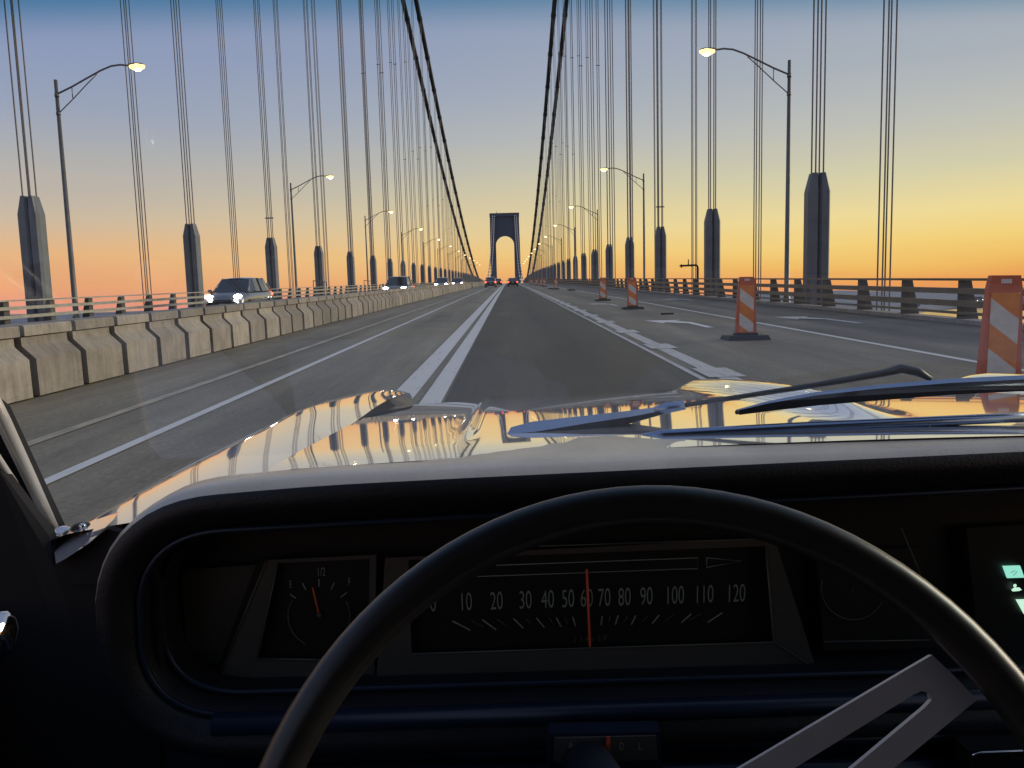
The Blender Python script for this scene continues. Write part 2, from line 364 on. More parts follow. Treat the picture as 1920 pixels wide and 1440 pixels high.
# ------------------------------------------------------------------ suspenders
def sheath_mesh(hx, hy, z0, z1, zt, sh):
    def ring(z, fx, fy):
        a, d = hx * fx, hy * fy; k = .38
        return [(a, -d * (1 - k), z), (a, d * (1 - k), z), (a * (1 - k), d, z), (-a * (1 - k), d, z), (-a, d * (1 - k), z), (-a, -d * (1 - k), z), (-a * (1 - k), -d, z), (a * (1 - k), -d, z)]
    b = MB(); tp = [(x + sh, y, z) for x, y, z in ring(zt, .52, .80)]
    b.grid([ring(z0, 1, 1), ring(z1, 1, 1), tp], False, True); b.f.append(tuple(range(16, 24))); b.smooth.append(False)
    return b
ROPE_ME = MB().tube([(0, 0, 0), (0, 0, 1)], .031, 6).mesh('rope', ROPE)
SHE_ME = {s_: sheath_mesh(.198, .30, -1.25, 4.10, 4.76, -.062 * s_).mesh('sheath', STEEL) for s_ in (-1, 1)}
CLAMP_ME = MB().box(-.30, .30, -.05, .05, -.04, .04).mesh('spreader_clamp', ROPE)
rows = ((11.3, True, 'sheathed row beside the sunset-side rail'), (13.8, False, 'bare outer row on the sunset side'),
        (-17.6, True, 'sheathed row beside the oncoming-side rail'), (-20.3, False, 'bare outer row on the oncoming side'))
for x, sheathed, rowname in rows:
    for i in range(NST):
        y = Y0S + DS * i + (.6 if x < 0 else 0)
        if not sheathed and x > 0 and i == 0: pass
        z0 = dz(y); top_z = ch(y) - z0
        if i < 24: lab = '%s suspender ahead in the %s' % (ordn(i), rowname)
        else: lab = 'distant thin suspender in the ' + rowname
        s = thing('suspender', lab, 'suspender', (x, y, z0), 'suspender ropes of the bridge')
        zb = 4.6 if sheathed else -1.25
        for sx in (-.14, .14):
            for sy in (-.19, .19):
                if i < 26: inst('rope', ROPE_ME, s, (sx, sy, zb), None, (1, 1, top_z - zb))
        if i >= 26:
            q = MB()
            for sx in (-.21, .21): q.tube([(sx, 0, zb), (sx, 0, max(top_z, zb + .1))], .032, 4)
            q.build('rope_pair', ROPE, s)
        if sheathed:
            for sx in (-1, 1): inst('sheath', SHE_ME[sx], s, (sx * .205, 0, 0))
        if 2 <= i < 20 and not (i < 5 and not sheathed):
            inst('spreader_clamp', CLAMP_ME, s, (0, 0, 6.2 if i == 2 else top_z * (.42 + .1 * (i % 3))))

# ------------------------------------------------------------------ guard rails
def rail(x, label, levels, m, face):
    r = thing('guard_rail', label, 'railing', (0, 0, 0))
    for (z0, z1, t, nm) in levels:
        b = MB(); ys = [y for y in YS if y <= 760]
        b.grid([[(x - t, y, dz(y) + z0), (x + t, y, dz(y) + z0), (x + t, y, dz(y) + z1), (x - t, y, dz(y) + z1)] for y in ys], False, True)
        b.build(nm, m, r)
    p = MB(); p.add([(-.04 * face, -.16, 0), (.30 * face, -.16, 0), (.30 * face, .16, 0), (-.04 * face, .16, 0), (-.04 * face, -.14, .98), (.10 * face, -.14, .98), (.10 * face, .14, .98), (-.04 * face, .14, .98)],
          [(0, 3, 2, 1), (4, 5, 6, 7), (0, 1, 5, 4), (1, 2, 6, 5), (2, 3, 7, 6), (3, 0, 4, 7)])
    pm = p.mesh('rail_post', RAILP)
    for i in range(285):
        y = 4.85 + 2.58 * i; inst('rail_post', pm, r, (x + .10 * face, y, dz(y)))
    return r
rail(XR, 'weathered four-bar steel guard rail beside the shoulder on the sunset side', ((.965, 1.02, .045, 'top_bar'), (.67, .80, .06, 'rail_bar'), (.38, .52, .06, 'rail_bar'), (.205, .265, .05, 'rail_bar')), RAILM, 1)
strip('kerb', XR - .12, XR + .30, .10, CONC, road, thick=.1)
rail(XL, 'pale steel guard rail beyond the oncoming lanes', ((.97, 1.02, .035, 'top_bar'), (.69, .80, .05, 'rail_bar'), (.40, .51, .05, 'rail_bar')), RAILL, -1)
strip('kerb', XL - .30, XL + .12, .10, CONC, road, thick=.1)

# ------------------------------------------------------------------ concrete median barrier
bar = thing('median_barrier', 'beige precast concrete median barrier with dark open joints', 'barrier')
PROF = [(0, .02), (0, .475), (-.025, .50), (-.15, .625), (-.16, .645), (-.16, .735), (-.62, .735), (-.62, .02)]
def seg_mesh(L, pr, jit):
    b = MB(); n = len(pr)
    b.add([(x + jit, 0, z) for x, z in pr] + [(x + jit, L, z) for x, z in pr], [tuple(range(n)), tuple(range(n, 2 * n))[::-1]] + [((i + 1) % n, i, n + i, n + (i + 1) % n) for i in range(n)])
    return b
PITCH = 1.135
segs = [seg_mesh(PITCH - g, PROF, 0).mesh('barrier_block', mm) for g, mm in ((.145, CONC), (.165, mat('precast_concrete_dull', (.33, .30, .245), .88, noise=(6, .34), bump=(30, .35))),
        (.15, mat('precast_concrete_pale', (.42, .38, .305), .85, noise=(4, .28), bump=(30, .35))))]
weather(MATS['precast_concrete_dull'], (.27, .245, .21)); weather(MATS['precast_concrete_pale'], (.36, .326, .27))
CAPP = [(-.115, .752), (-.115, .868), (-.13, .885), (-.60, .885), (-.60, .752)]
caps = [seg_mesh(PITCH - .10, CAPP, 0).mesh('coping_block', mm) for mm in (CONC, MATS['precast_concrete_dull'])]
for i in range(290):
    y = 4.9 + PITCH * i; k = random.choice((0, 0, 1, 1, 2)) if i != 12 else 2
    g = math.atan(G0 - 2 * CURV * y)
    inst('barrier_block', segs[k], bar, (BX0 + random.uniform(-.012, .006), y, dz(y)), (g, 0, random.uniform(-.006, .006)))
    inst('coping_block', caps[i % 2 if i % 5 else 0], bar, (BX0 + random.uniform(-.008, .008), y + .02, dz(y)), (g, 0, 0))
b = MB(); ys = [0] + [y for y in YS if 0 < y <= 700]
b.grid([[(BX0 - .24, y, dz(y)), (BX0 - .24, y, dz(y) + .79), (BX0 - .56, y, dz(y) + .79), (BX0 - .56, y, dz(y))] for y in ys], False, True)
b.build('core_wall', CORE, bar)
b = MB(); ys = [330] + [y for y in YS if 330 < y <= 700]
b.grid([[(BX0 + x, y, dz(y) + z) for x, z in PROF[:5] + [(-.115, .885), (-.62, .885), (-.62, .02)]] for y in ys], False, True)
b.build('far_run', CONC, bar)

# ------------------------------------------------------------------ street lamps
def lamp(x, sgn, i, side):
    y = 30.6 + 32.1 * i
    if i < 8: lab = '%s lit street lamp ahead on the %s side, curved arm on a slim pole' % (ordn(i), side)
    else: lab = 'tiny far lit street lamp on the %s side of the bridge' % side
    t = thing('street_lamp', lab, 'street lamp', (x, y, dz(y)), 'lit street lamps along the bridge')
    P = MB(); P.tube([(0, 0, -.6), (0, 0, .25), (0, 0, .3), (0, 0, 9.25)], [.14, .14, .105, .062], 10); P.build('pole', LAMPST, t)
    if i < 6:
        MB().tube([(0, 0, 8.62), (0, 0, 8.75)], .085, 8).build('bracket', LAMPST, t); MB().tube([(0, 0, 7.95), (0, 0, 8.05)], .085, 8).build('bracket', LAMPST, t)
    d = -sgn
    pth = [(0, 0, 8.72), (d * .6, 0, 8.98), (d * 1.2, 0, 9.28), (d * 1.75, 0, 9.55), (d * 2.15, 0, 9.70), (d * 2.5, 0, 9.74), (d * 2.85, 0, 9.70)]
    MB().tube(pth, .036, 6).build('arm', LAMPST, t)
    MB().tube([(0, 0, 8.0), (d * .6, 0, 8.52), (d * 1.2, 0, 9.08), (d * 1.6, 0, 9.42)], .022, 6).build('strut', LAMPST, t)
    if i < 4: MB().tube([(d * .6, 0, 8.55), (d * .6, 0, 8.97)], .018, 5).build('strut', LAMPST, t)
    h = MB(); h.grid([[(d * (2.8 + .62 * u), .0 + math.sin(a) * .15 * wv, 9.70 + max(-.02, math.cos(a)) * .10 * wv) for a in [2 * math.pi * k / 12 for k in range(12)]]
                      for u, wv in ((0, .35), (.15, .8), (.45, 1), (.8, .85), (1, .4))], True, True)
    hd = h.build('luminaire', LAMPST, t)
    g = MB(); g.ball((d * 3.14, 0, 9.655), .31, .17, .13, 12, 8); g.build('lens', LAMP if i < 5 else LAMPF, hd)
    if i < 5: g = MB(); g.ball((d * 3.16, 0, 9.62), .19, .12, .13, 10, 6); g.build('arc_tube', HOT, hd)
for i in range(12):
    lamp(10.95, 1, i, 'sunset'); lamp(-17.05, -1, i, 'oncoming')

# a bent pipe gantry fixed outside the rail
t = thing('pipe_boom', 'thin dark bent pipe boom sticking up behind the guard rail', 'boom', (11.0, 45.2, dz(45.2)))
MB().tube([(0, 0, -.4), (0, 0, 1.62), (-.04, 0, 1.72), (-.14, 0, 1.76), (-1.05, 0, 1.74)], .055, 8).build('pipe', RUBBER, t)
for dx, a, bb in ((-.55, 1.75, 2.1), (-.35, 1.65, 1.82), (-.95, 1.62, 1.84)): MB().tube([(dx, 0, a), (dx, 0, bb)], .03, 6).build('stub', RUBBER, t)
for yy, xx, ll in ((68, -17.0, 'nearer'), (92, -17.0, 'farther')):
    t = thing('access_frame', ll + ' rusty pipe access frame standing behind the far guard rail', 'frame', (xx, yy, dz(yy)))
    for k in (0, 2.4, 4.8): MB().tube([(0, k, 0), (0, k, 1.55)], .035, 6).build('upright', CORE, t)
    MB().tube([(0, 0, 1.55), (0, 4.8, 1.55)], .035, 6).build('top_pipe', CORE, t)

# ------------------------------------------------------------------ far shore buildings with lights
FARB = mat('far_building_wall', (.20, .21, .24), .9, noise=(.05, .2)); FLIT = mat('far_window_light', (.9, .8, .6), .5, emit=(1, .85, .6, 6))
fb = ((-30.9, 2620, 34, 60, 'slender'), (-31.8, 2550, 90, 22, 'long low'), (-29.2, 2500, 70, 26, 'flat'), (-27.6, 2560, 50, 34, 'stepped'), (-26.5, 2600, 60, 30, 'broad'), (-25.4, 2540, 80, 24, 'low wide'), (-23.8, 2580, 44, 38, 'upright'), (-21.5, 2600, 60, 28, 'small'),
      (27.4, 3300, 60, 26, 'plain'), (29.0, 3600, 110, 22, 'sprawling'), (31.2, 3700, 60, 30, 'hazy'))
for az, d, wd, hh, adj in fb:
    a = math.radians(az); side = 'opposite the sunset' if az < 0 else 'below the sunset'
    o = thing('far_building', '%s distant building on the far shore %s' % (adj, side), 'building', (math.sin(a) * d, math.cos(a) * d, -62), 'buildings on the far shore', (0, 0, -a))
    MB().box(-wd / 2, wd / 2, -12, 12, -8, hh * .55).build('wall', FARB, o); MB().box(-wd * .3, wd * .18, -10, 10, hh * .55, hh * .8).build('upper_storey', FARB, o)
    for k in range(3): MB().box(-wd * .4 + k * wd * .3, -wd * .4 + k * wd * .3 + 2.2, -12.6, -12.2, hh * (.1 + .12 * k), hh * (.1 + .12 * k) + 2).build('lit_window', FLIT, o)

# ------------------------------------------------------------------ construction channelizers
def channelizer(y, x, label, tilt=0.0, lie=False, yaw=0.0):
    t = thing('channelizer_panel', label, 'barricade', (x, y, dz(y)), 'orange and white channelizer panels along the closed lane', (0, 0, yaw))
    if lie: t.rotation_euler = (0, math.radians(8), yaw)
    bs = MB(); bs.add([(-.40, -.30, .0), (.40, -.30, .0), (.42, .30, .0), (-.42, .30, .0), (-.36, -.26, .085), (.36, -.26, .085), (.38, .26, .085), (-.38, .26, .085)],
           [(0, 3, 2, 1), (4, 5, 6, 7), (0, 1, 5, 4), (1, 2, 6, 5), (2, 3, 7, 6), (3, 0, 4, 7)])
    bs.box(-.2, .2, -.14, .14, .085, .13); bs.build('rubber_base', RUBBER, t)
    if lie: return t
    W = .205; Hh = 1.20
    o = [(-W, -.03, .13), (W, -.03, .13), (W * .78, -.03, Hh - .12), (W * .66, -.03, Hh), (-W * .66, -.03, Hh), (-W * .78, -.03, Hh - .12)]
    pn = MB(); pn.prism(o, (0, .06, 0)); panel = pn.build('panel', ORANGE, t)
    MB().box(-.05, .05, -.036, -.03, Hh - .075, Hh - .035).build('handle_slot', SHEET_W, panel)
    # the sheeting: slanting stripes clipped to the sheet rectangle
    zw = W * .66; z0, z1 = .15, 1.04; st = .235
    k = 0; zz = z0 - .3
    while zz < z1:
        pl = [(-zw, zz + .20), (zw, zz), (zw, zz + st), (-zw, zz + st + .20)] 
        poly = clip(pl, z0, z1)
        if len(poly) >= 3:
            MB().prism([(a, -.038, c) for a, c in poly], (0, .006, 0)).build('stripe', SHEET_W if k % 2 else SHEET_O, panel)
        zz += st; k += 1
    panel.rotation_euler = (0, tilt, 0)
    return t
def clip(poly, z0, z1):
    def half(p, f, g):
        r = []
        for i in range(len(p)):
            a, b2 = p[i], p[(i + 1) % len(p)]
            if f(a) >= 0: r.append(a)
            if f(a) * f(b2) < 0: tt = f(a) / (f(a) - f(b2)); r.append((a[0] + (b2[0] - a[0]) * tt, a[1] + (b2[1] - a[1]) * tt))
        return r
    p = half(poly, lambda q: q[1] - z0, 0)
    return half(p, lambda q: z1 - q[1], 0) if p else p
channelizer(7.25, 4.62, 'orange and white channelizer panel closest to the car, at the picture edge', .02)
channelizer(14.9, 4.55, 'tall orange and white channelizer panel beside the painted arrow, on a black base', .015)
channelizer(29.5, 4.70, 'third orange and white channelizer panel, bright stripes, ahead on the closed lane', -.02)
channelizer(40.5, 4.90, 'fourth orange and white channelizer panel, standing just past the third', .01)
channelizer(73, 5.95, 'black channelizer base lying tipped on the lane without its panel', 0, True, .5)
channelizer(84, 5.10, 'small upright channelizer panel beyond the tipped black base', .03)
channelizer(86, 4.75, 'second tipped black channelizer base beside a small upright panel', 0, True, -.3)
for k, (y, x) in enumerate(((112, 5.2), (128, 5.4), (140, 5.0), (152, 5.6), (168, 5.1), (185, 5.2))):
    channelizer(y, x, 'tiny far channelizer panel, %s of the far cluster' % ordn(k), random.uniform(-.05, .05))

# ------------------------------------------------------------------ traffic
GLASS = mat('car_glass', (.010, .013, .017), .04, coat=.6); TYRE = mat('tyre_rubber', (.015, .015, .015), .8); RIM = mat('alloy_rim', (.4, .4, .4), .3, metal=.9)
HEAD = mat('headlight_glow', (1, 1, 1), .2, emit=(1, .97, .88, 40)); DRL = mat('marker_glow', (1, .9, .3), .3, emit=(1, .85, .25, 5))
TAIL = mat('tail_light_glow', (.6, .02, .02), .3, emit=(1, .06, .03, 9)); BLK = mat('black_trim', (.015, .015, .017), .4); PLATE = mat('number_plate', (.5, .5, .42), .5); CHROME = mat('chrome', (.75, .75, .76), .06, metal=1)
def car(name, label, x, y, color, suv, front, sx=1.0):
    """front=True: oncoming, facing the camera. Local +Y is the nose."""
    t = thing(name, label, 'car', (x, y, dz(y)), 'cars in the traffic', (0, 0, math.pi if front else 0))
    g = math.atan(G0 - 2 * CURV * y); t.rotation_euler = (-g if front else g, 0, math.pi if front else 0)
    P = mat('car_paint_%s' % name + str(len(MATS)), color, .28, metal=.45, coat=1)
    L, W = (4.7, .93) if suv else (4.7, .90); hz, rz = (1.03, 1.66) if suv else (.92, 1.45)
    S = []  # y, half width, top height, bottom
    prof = [(-.5, .86, .80, .34), (-.485, .94, .98, .28), (-.40, .985, 1.00, .22), (-.2, 1, 1.0, .2), (.1, 1, .99, .2), (.24, 1, .97, .2), (.36, .985, .93, .22), (.44, .95, .86, .24), (.485, .88, .74, .28), (.5, .78, .58, .34)]
    rows = []
    for yy, wf, tf, zb in prof:
        zt = hz * tf; ww = W * wf; mid = (zt + zb) / 2
        rows.append([(0, yy * L, zt + .015), (ww * .55, yy * L, zt + .01), (ww * .84, yy * L, zt - .025), (ww * .96, yy * L, zt - .11), (ww, yy * L, mid + .08), (ww * .985, yy * L, mid - .12), (ww * .96, yy * L, zb + .04), (ww * .85, yy * L, zb),
                     (-ww * .85, yy * L, zb), (-ww * .96, yy * L, zb + .04), (-ww * .985, yy * L, mid - .12), (-ww, yy * L, mid + .08), (-ww * .96, yy * L, zt - .11), (-ww * .84, yy * L, zt - .025), (-ww * .55, yy * L, zt + .01)])
    bd = MB(); bd.grid(rows, True, True); k = len(rows[0]); n = len(bd.v); bd.f += [tuple(range(k)), tuple(range(n - k, n))[::-1]]; bd.smooth += [True, True]
    bd.build('body', P, t)
    # greenhouse
    yb, yr0, yr1, yf = ((-.485, -.28, .06, .27) if suv else (-.40, -.20, .05, .24))
    def ringc(yy, z, wf): return [(wf * W, yy * L, z), (-wf * W, yy * L, z)]
    zb = hz - .02
    gl = MB()
    base = [(.86 * W, yf * L, zb - .02), (.93 * W, yr1 * L, zb), (.93 * W, yr0 * L, zb), (.84 * W, yb * L, zb)]
    topp = [(.68 * W, (yr1 + .015) * L, rz - .05), (.72 * W, yr1 * L - .1, rz - .035), (.72 * W, yr0 * L, rz - .04), (.66 * W, (yr0 - .02) * L, rz - .07)]
    bl = base + [(-a, b_, c) for a, b_, c in base[::-1]]; tl = topp + [(-a, b_, c) for a, b_, c in topp[::-1]]
    gl.grid([bl, tl], False, True); gl.f.append(tuple(range(8, 16))); gl.smooth.append(False)
    gl.build('windows', GLASS, t)
    rf = MB(); xs = [-1, -.8, -.4, 0, .4, .8, 1]
    rf.grid([[(u * .735 * W * q, yy * L, rz - .055 + dzz + .05 * (1 - u * u)) for u in xs] for yy, q, dzz in ((yr0 - .025, .93, -.02), (yr0, 1, .01), ((yr0 + yr1) / 2, 1, .03), (yr1 - .02, 1, .01), (yr1 + .02, .95, -.02))], True)
    rf.build('roof', P, t)
    for s in (-1, 1):
        MB().tube([(s * .87 * W, yf * L, zb - .02), (s * .69 * W, (yr1 + .015) * L, rz - .045)], .035, 6).build('pillar', P, t)
        MB().tube([(s * .85 * W, yb * L, zb), (s * .67 * W, (yr0 - .02) * L, rz - .06)], .055, 6).build('pillar', P, t)
        MB().tube([(s * .94 * W, (yr0 + yr1) / 2 * L, zb), (s * .735 * W, (yr0 + yr1) / 2 * L, rz - .04)], .035, 6).build('pillar', BLK, t)
        m = MB(); m.ball((s * (W + .09), yf * L - .22, zb + .06), .11, .06, .075, 8, 5); m.build('mirror', P, t)
        for yy in (-.30, .31):
            wh = thing_part('wheel', t, (s * (W - .10), yy * L, .34))
            MB().tube([(-.11, 0, 0), (-.10, 0, 0), (.10, 0, 0), (.11, 0, 0)], [.30, .34, .34, .30], 18).build('tyre', TYRE, wh)
            MB().tube([(s * .112, 0, 0), (s * .125, 0, 0)], [.22, .20], 14).build('rim', RIM, wh)
        # lights on the bluff ends
        h = MB(); h.ball((s * W * .70, .468 * L, hz * .80), W * .20, .12, .085, 12, 6); h.build('headlight', HEAD if front else CHROME, t)
        q = MB(); q.ball((s * W * .79, -.488 * L, hz * .80), W * .15, .08, .13 if suv else .08, 10, 6); q.build('tail_light', TAIL, t)
    MB().box(-W * .5, W * .5, .478 * L, .497 * L, hz * .40, hz * .66).build('grille', BLK, t)
    MB().box(-W * .85, W * .85, .470 * L, .503 * L, .26, .36).build('bumper', BLK, t)
    MB().box(-W * .86, W * .86, -.505 * L, -.47 * L, .28, .50).build('bumper', BLK, t)
    MB().box(-.15, .15, .498 * L, .504 * L, .40, .50).build('number_plate', PLATE, t)
    MB().box(-.15, .15, -.512 * L, -.497 * L, .62, .74).build('number_plate', PLATE, t)
    if suv and front:
        for yy in (.03, -.08): MB().box(W * 1.0, W * 1.02, yy * L, yy * L + .16, hz * .9, hz * .93).build('door_handle', CHROME, t); 
    return t
def thing_part(name, parent, loc):
    o = bpy.data.objects.new(name, None); COL.objects.link(o); o.parent = parent; o.location = loc; o.empty_display_size = .1; return o
car('sport_utility_car', 'grey crossover with bright headlights driving towards us behind the concrete barrier', -12.75, 37.0, (.15, .16, .18), True, True)
car('sedan', 'dark sedan with glaring headlights, second of the oncoming cars', -8.15, 58.0, (.16, .17, .17), True, True)
car('sedan', 'grey sedan third in the oncoming line, close to the barrier', -8.7, 103.0, (.25, .27, .31), True, True)
car('sedan', 'farthest oncoming car, only its bright headlight showing', -8.2, 128.0, (.05, .05, .06), True, True)
car('sport_utility_car', 'grey crossover seen from behind in the lane beside the barrier', -2.85, 126.0, (.30, .31, .33), True, False)
car('sedan', 'black car with red tail lights far ahead in our lane', .75, 133.0, (.02, .02, .022), False, False)
car('sedan', 'small red-lit car ahead of the grey crossover', -2.2, 160.0, (.08, .03, .03), False, False)

# ------------------------------------------------------------------ the old car we sit in
CARROOT = thing('vintage_car', 'old silver-white car we ride in, long hood, dark dashboard and thin steering wheel', 'car', (0, 0, 0), None, (math.atan(G0), 0, 0))
PAINT = mat('silver_white_paint', (.80, .80, .82), .055, metal=.55, coat=1.0, bump=(1.6, .010))
PAD = mat('dash_vinyl', (.014, .015, .019), .5, noise=(14, .25), bump=(260, .10))
DASHB = mat('dash_blue_paint', (.012, .022, .045), .38, noise=(10, .2)); CABIN = mat('cabin_black', (.010, .010, .012), .8, noise=(6, .3))
CLUST = mat('cluster_black', (.012, .012, .012), .5); CGREY = mat('cluster_grey', (.075, .070, .062), .55, noise=(8, .2))
CBRT = mat('cluster_edge', (.13, .135, .12), .4, metal=.3)
INK = mat('dial_ink', (.21, .24, .22), .6, emit=(.5, .62, .54, .011)); NEED = mat('dial_needle', (.5, .08, .05), .5, emit=(1, .16, .07, .03))  # faint glow added to the dial marks in place of instrument lighting
SPOKE = mat('spoke_aluminium', (.62, .62, .68), .40, metal=.35, noise=(30, .08)); RIMM = mat('wheel_rim_black', (.030, .028, .028), .33, noise=(30, .2))
WSTEEL = mat('wiper_steel', (.30, .38, .52), .22, metal=.9); WRUB = mat('wiper_rubber', (.012, .012, .013), .45)
TEAL = mat('lit_teal_key', (.3, .8, .65), .5, emit=(.33, .86, .68, .85)); PALE = mat('lit_pale_key', (.6, .9, .7), .5, emit=(.60, .95, .72, .9))
def cb(mb, name, m, parent=None):
    mb.v = [(a, b_, c + EYE) for a, b_, c in mb.v]
    return mb.build(name, m, parent or CARROOT)
CX, HW = .50, .79                                       # centre line and half width of the hood
def sm(a, b_, x):
    t = max(0, min(1, (x - a) / (b_ - a))); return t * t * (3 - 2 * t)
def hood_z(x, y):
    u = (x - CX) / HW
    z = -.216 - .080 * (y - 1.15) - .0445 * max(0, y - 1.30) ** 2 - .018 * u * u
    z += .030 * math.exp(-((x - CX) / .045) ** 2) * sm(.95, 1.3, y)            # the centre windsplit
    if True:                                                                    # pressed rib either side, panel rolled down at the cowl
        z -= .15 * max(0, 1.02 - y) ** 2
        z += .006 * math.exp(-((abs(x - CX) - .565) / .0085) ** 2) * sm(1.0, 1.16, y)
    return z
def front_y(x): u = (x - CX) / HW; return 2.03 - .05 * u * u + (.045 if abs(x - CX) < .05 else 0)
xs = sorted(set([CX - HW + .003, CX + HW - .003] + [CX - HW + .003 + (2 * HW - .006) * i / 44 for i in range(45)]
    + [CX + s * (.565 + d) for s in (-1, 1) for d in (-.03, -.02, -.014, -.009, -.005, 0, .005, .009, .014, .02, .03)] + [CX + d for d in (-.12, -.095, -.075, -.06, -.045, -.03, -.015, 0, .015, .03, .045, .06, .075, .095, .12)]))
rows_ = []
for j in range(37):
    v = j / 36; rows_.append([(x, .88 + (front_y(x) - .88) * v, hood_z(x, .88 + (front_y(x) - .88) * v)) for x in xs])
for dy_, dz_ in ((.012, -.006), (.020, -.02), (.022, -.06), (.012, -.14)):
    rows_.append([(x, front_y(x) + dy_, hood_z(x, front_y(x)) + dz_) for x in xs])
hd = MB(); hd.grid(rows_, True); cb(hd, 'hood', PAINT)
def fender(s):
    b = MB(); rows_ = []
    ys = [.80 + .04 * i for i in range(36)] + [2.235, 2.26, 2.28, 2.295]
    for y in ys:
        xo = .512 - .020 * sm(.95, 1.6, y) - .040 * sm(1.6, 2.26, y)
        xi = .2935 + .115 * sm(1.02, .84, y); tipd = -.45 * max(0, y - 2.10) ** 2 - (.0 if y < 2.2 else 3.0 * (y - 2.2) ** 2) - (.05 if y > 2.29 else 0)
        yg = min(y, 2.10)
        zg = -.216 - .080 * (yg - 1.15) - .0445 * max(0, min(yg, 1.98) - 1.30) ** 2 - .019
        zo = -.266 - .010 * (y - .9) / .69 if y < 1.59 else -.276 - .010 * (y - 1.59) / .67 - .046 * ((y - 1.59) / .67) ** 2
        zg = zg * .30 + (zo + .014) * .70
        row = []
        for k in range(15):
            x = xi + (xo - xi) * k / 14; v = (x - .2935) / (xo - .2935)
            z = zg + (zo - zg) * v + .004 * math.sin(math.pi * v) - .006 * max(0, v - .85) / .15 + .010 * math.sin(math.pi * v ** .9) * sm(1.75, 2.25, y) + tipd * (1 - .4 * math.sin(math.pi * v))
            row.append((x, y, z))
        for dx, dzz in ((.012, -.012), (.026, -.04), (.045, -.12), (.06, -.30), (.05, -.75)): row.append((xo + dx, y, row[14][2] + dzz))
        rows_.append([((CX - HW) + .29 - x if s < 0 else CX + HW - .29 + x, y, z) for x, y, z in row])
    last = rows_[-1]; rows_.append([(x, y + .004, z - .1) for x, y, z in last])
    b.grid(rows_, True)
    if s > 0: b.f = [tuple(reversed(f)) for f in b.f]
    return cb(b, 'fender', PAINT)
fender(-1); fender(1)
# front apron closing the nose, cowl under the glass, firewall
cb(MB().box(CX - 1.0, CX + 1.0, 2.05, 2.10, -.95, -.42), 'grille', CHROME)
cb(MB().box(CX - HW, CX + HW, .86, 1.02, -.275, -.252), 'cowl', BLK)
cb(MB().box(CX - HW - .12, CX + HW + .12, 1.00, 1.03, -1.05, -.28), 'firewall', CABIN)

# windshield: thin glass with a blue shade band along the top and faint smudges with dash-reflection haze painted in
gm = bpy.data.materials.new('windshield_glass'); gm.use_nodes = True; t = gm.node_tree; t.nodes.clear()
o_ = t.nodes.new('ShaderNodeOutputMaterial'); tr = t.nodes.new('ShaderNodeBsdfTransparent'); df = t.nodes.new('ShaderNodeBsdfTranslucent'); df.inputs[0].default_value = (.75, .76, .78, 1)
co = t.nodes.new('ShaderNodeTexCoord'); sp = t.nodes.new('ShaderNodeSeparateXYZ'); t.links.new(co.outputs['Object'], sp.inputs[0])
rg = t.nodes.new('ShaderNodeMapRange'); rg.interpolation_type = 'SMOOTHERSTEP'; rg.inputs['From Min'].default_value = EYE + .166; rg.inputs['From Max'].default_value = EYE + .202; t.links.new(sp.outputs['Z'], rg.inputs[0])
mx = t.nodes.new('ShaderNodeMix'); mx.data_type = 'RGBA'; mx.inputs[6].default_value = (.985, .99, .985, 1); mx.inputs[7].default_value = (.18, .55, .68, 1)
t.links.new(rg.outputs[0], mx.inputs[0]); t.links.new(mx.outputs[2], tr.inputs[0])
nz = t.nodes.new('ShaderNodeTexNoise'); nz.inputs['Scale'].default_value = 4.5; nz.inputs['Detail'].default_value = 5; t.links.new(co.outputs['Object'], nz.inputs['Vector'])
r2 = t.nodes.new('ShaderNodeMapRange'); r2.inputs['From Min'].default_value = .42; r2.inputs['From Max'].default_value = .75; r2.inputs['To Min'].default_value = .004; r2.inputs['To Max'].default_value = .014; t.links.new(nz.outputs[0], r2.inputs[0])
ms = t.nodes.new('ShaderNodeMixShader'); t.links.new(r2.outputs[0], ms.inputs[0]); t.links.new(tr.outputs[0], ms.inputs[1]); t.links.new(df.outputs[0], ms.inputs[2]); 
gs = t.nodes.new('ShaderNodeBsdfGlossy'); gs.inputs['Roughness'].default_value = .015; gs.inputs[0].default_value = (1, 1, 1, 1)
lw = t.nodes.new('ShaderNodeLayerWeight'); lw.inputs[0].default_value = .5; pw = t.nodes.new('ShaderNodeMath'); pw.operation = 'POWER'; pw.inputs[1].default_value = 5; t.links.new(lw.outputs['Facing'], pw.inputs[0])
ma = t.nodes.new('ShaderNodeMath'); ma.operation = 'MULTIPLY_ADD'; ma.inputs[1].default_value = .8; ma.inputs[2].default_value = .05; t.links.new(pw.outputs[0], ma.inputs[0])
m3 = t.nodes.new('ShaderNodeMixShader'); t.links.new(ma.outputs[0], m3.inputs[0]); t.links.new(ms.outputs[0], m3.inputs[1]); t.links.new(gs.outputs[0], m3.inputs[2]); t.links.new(m3.outputs[0], o_.inputs[0])
WB, WT = (1.035, -.232), (.43, .285)                    # (y, z) of glass foot and top
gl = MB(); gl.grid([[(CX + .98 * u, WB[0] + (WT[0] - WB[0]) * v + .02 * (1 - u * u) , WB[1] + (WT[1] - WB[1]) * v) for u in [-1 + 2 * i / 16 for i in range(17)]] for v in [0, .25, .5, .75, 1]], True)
cb(gl, 'windshield', gm)

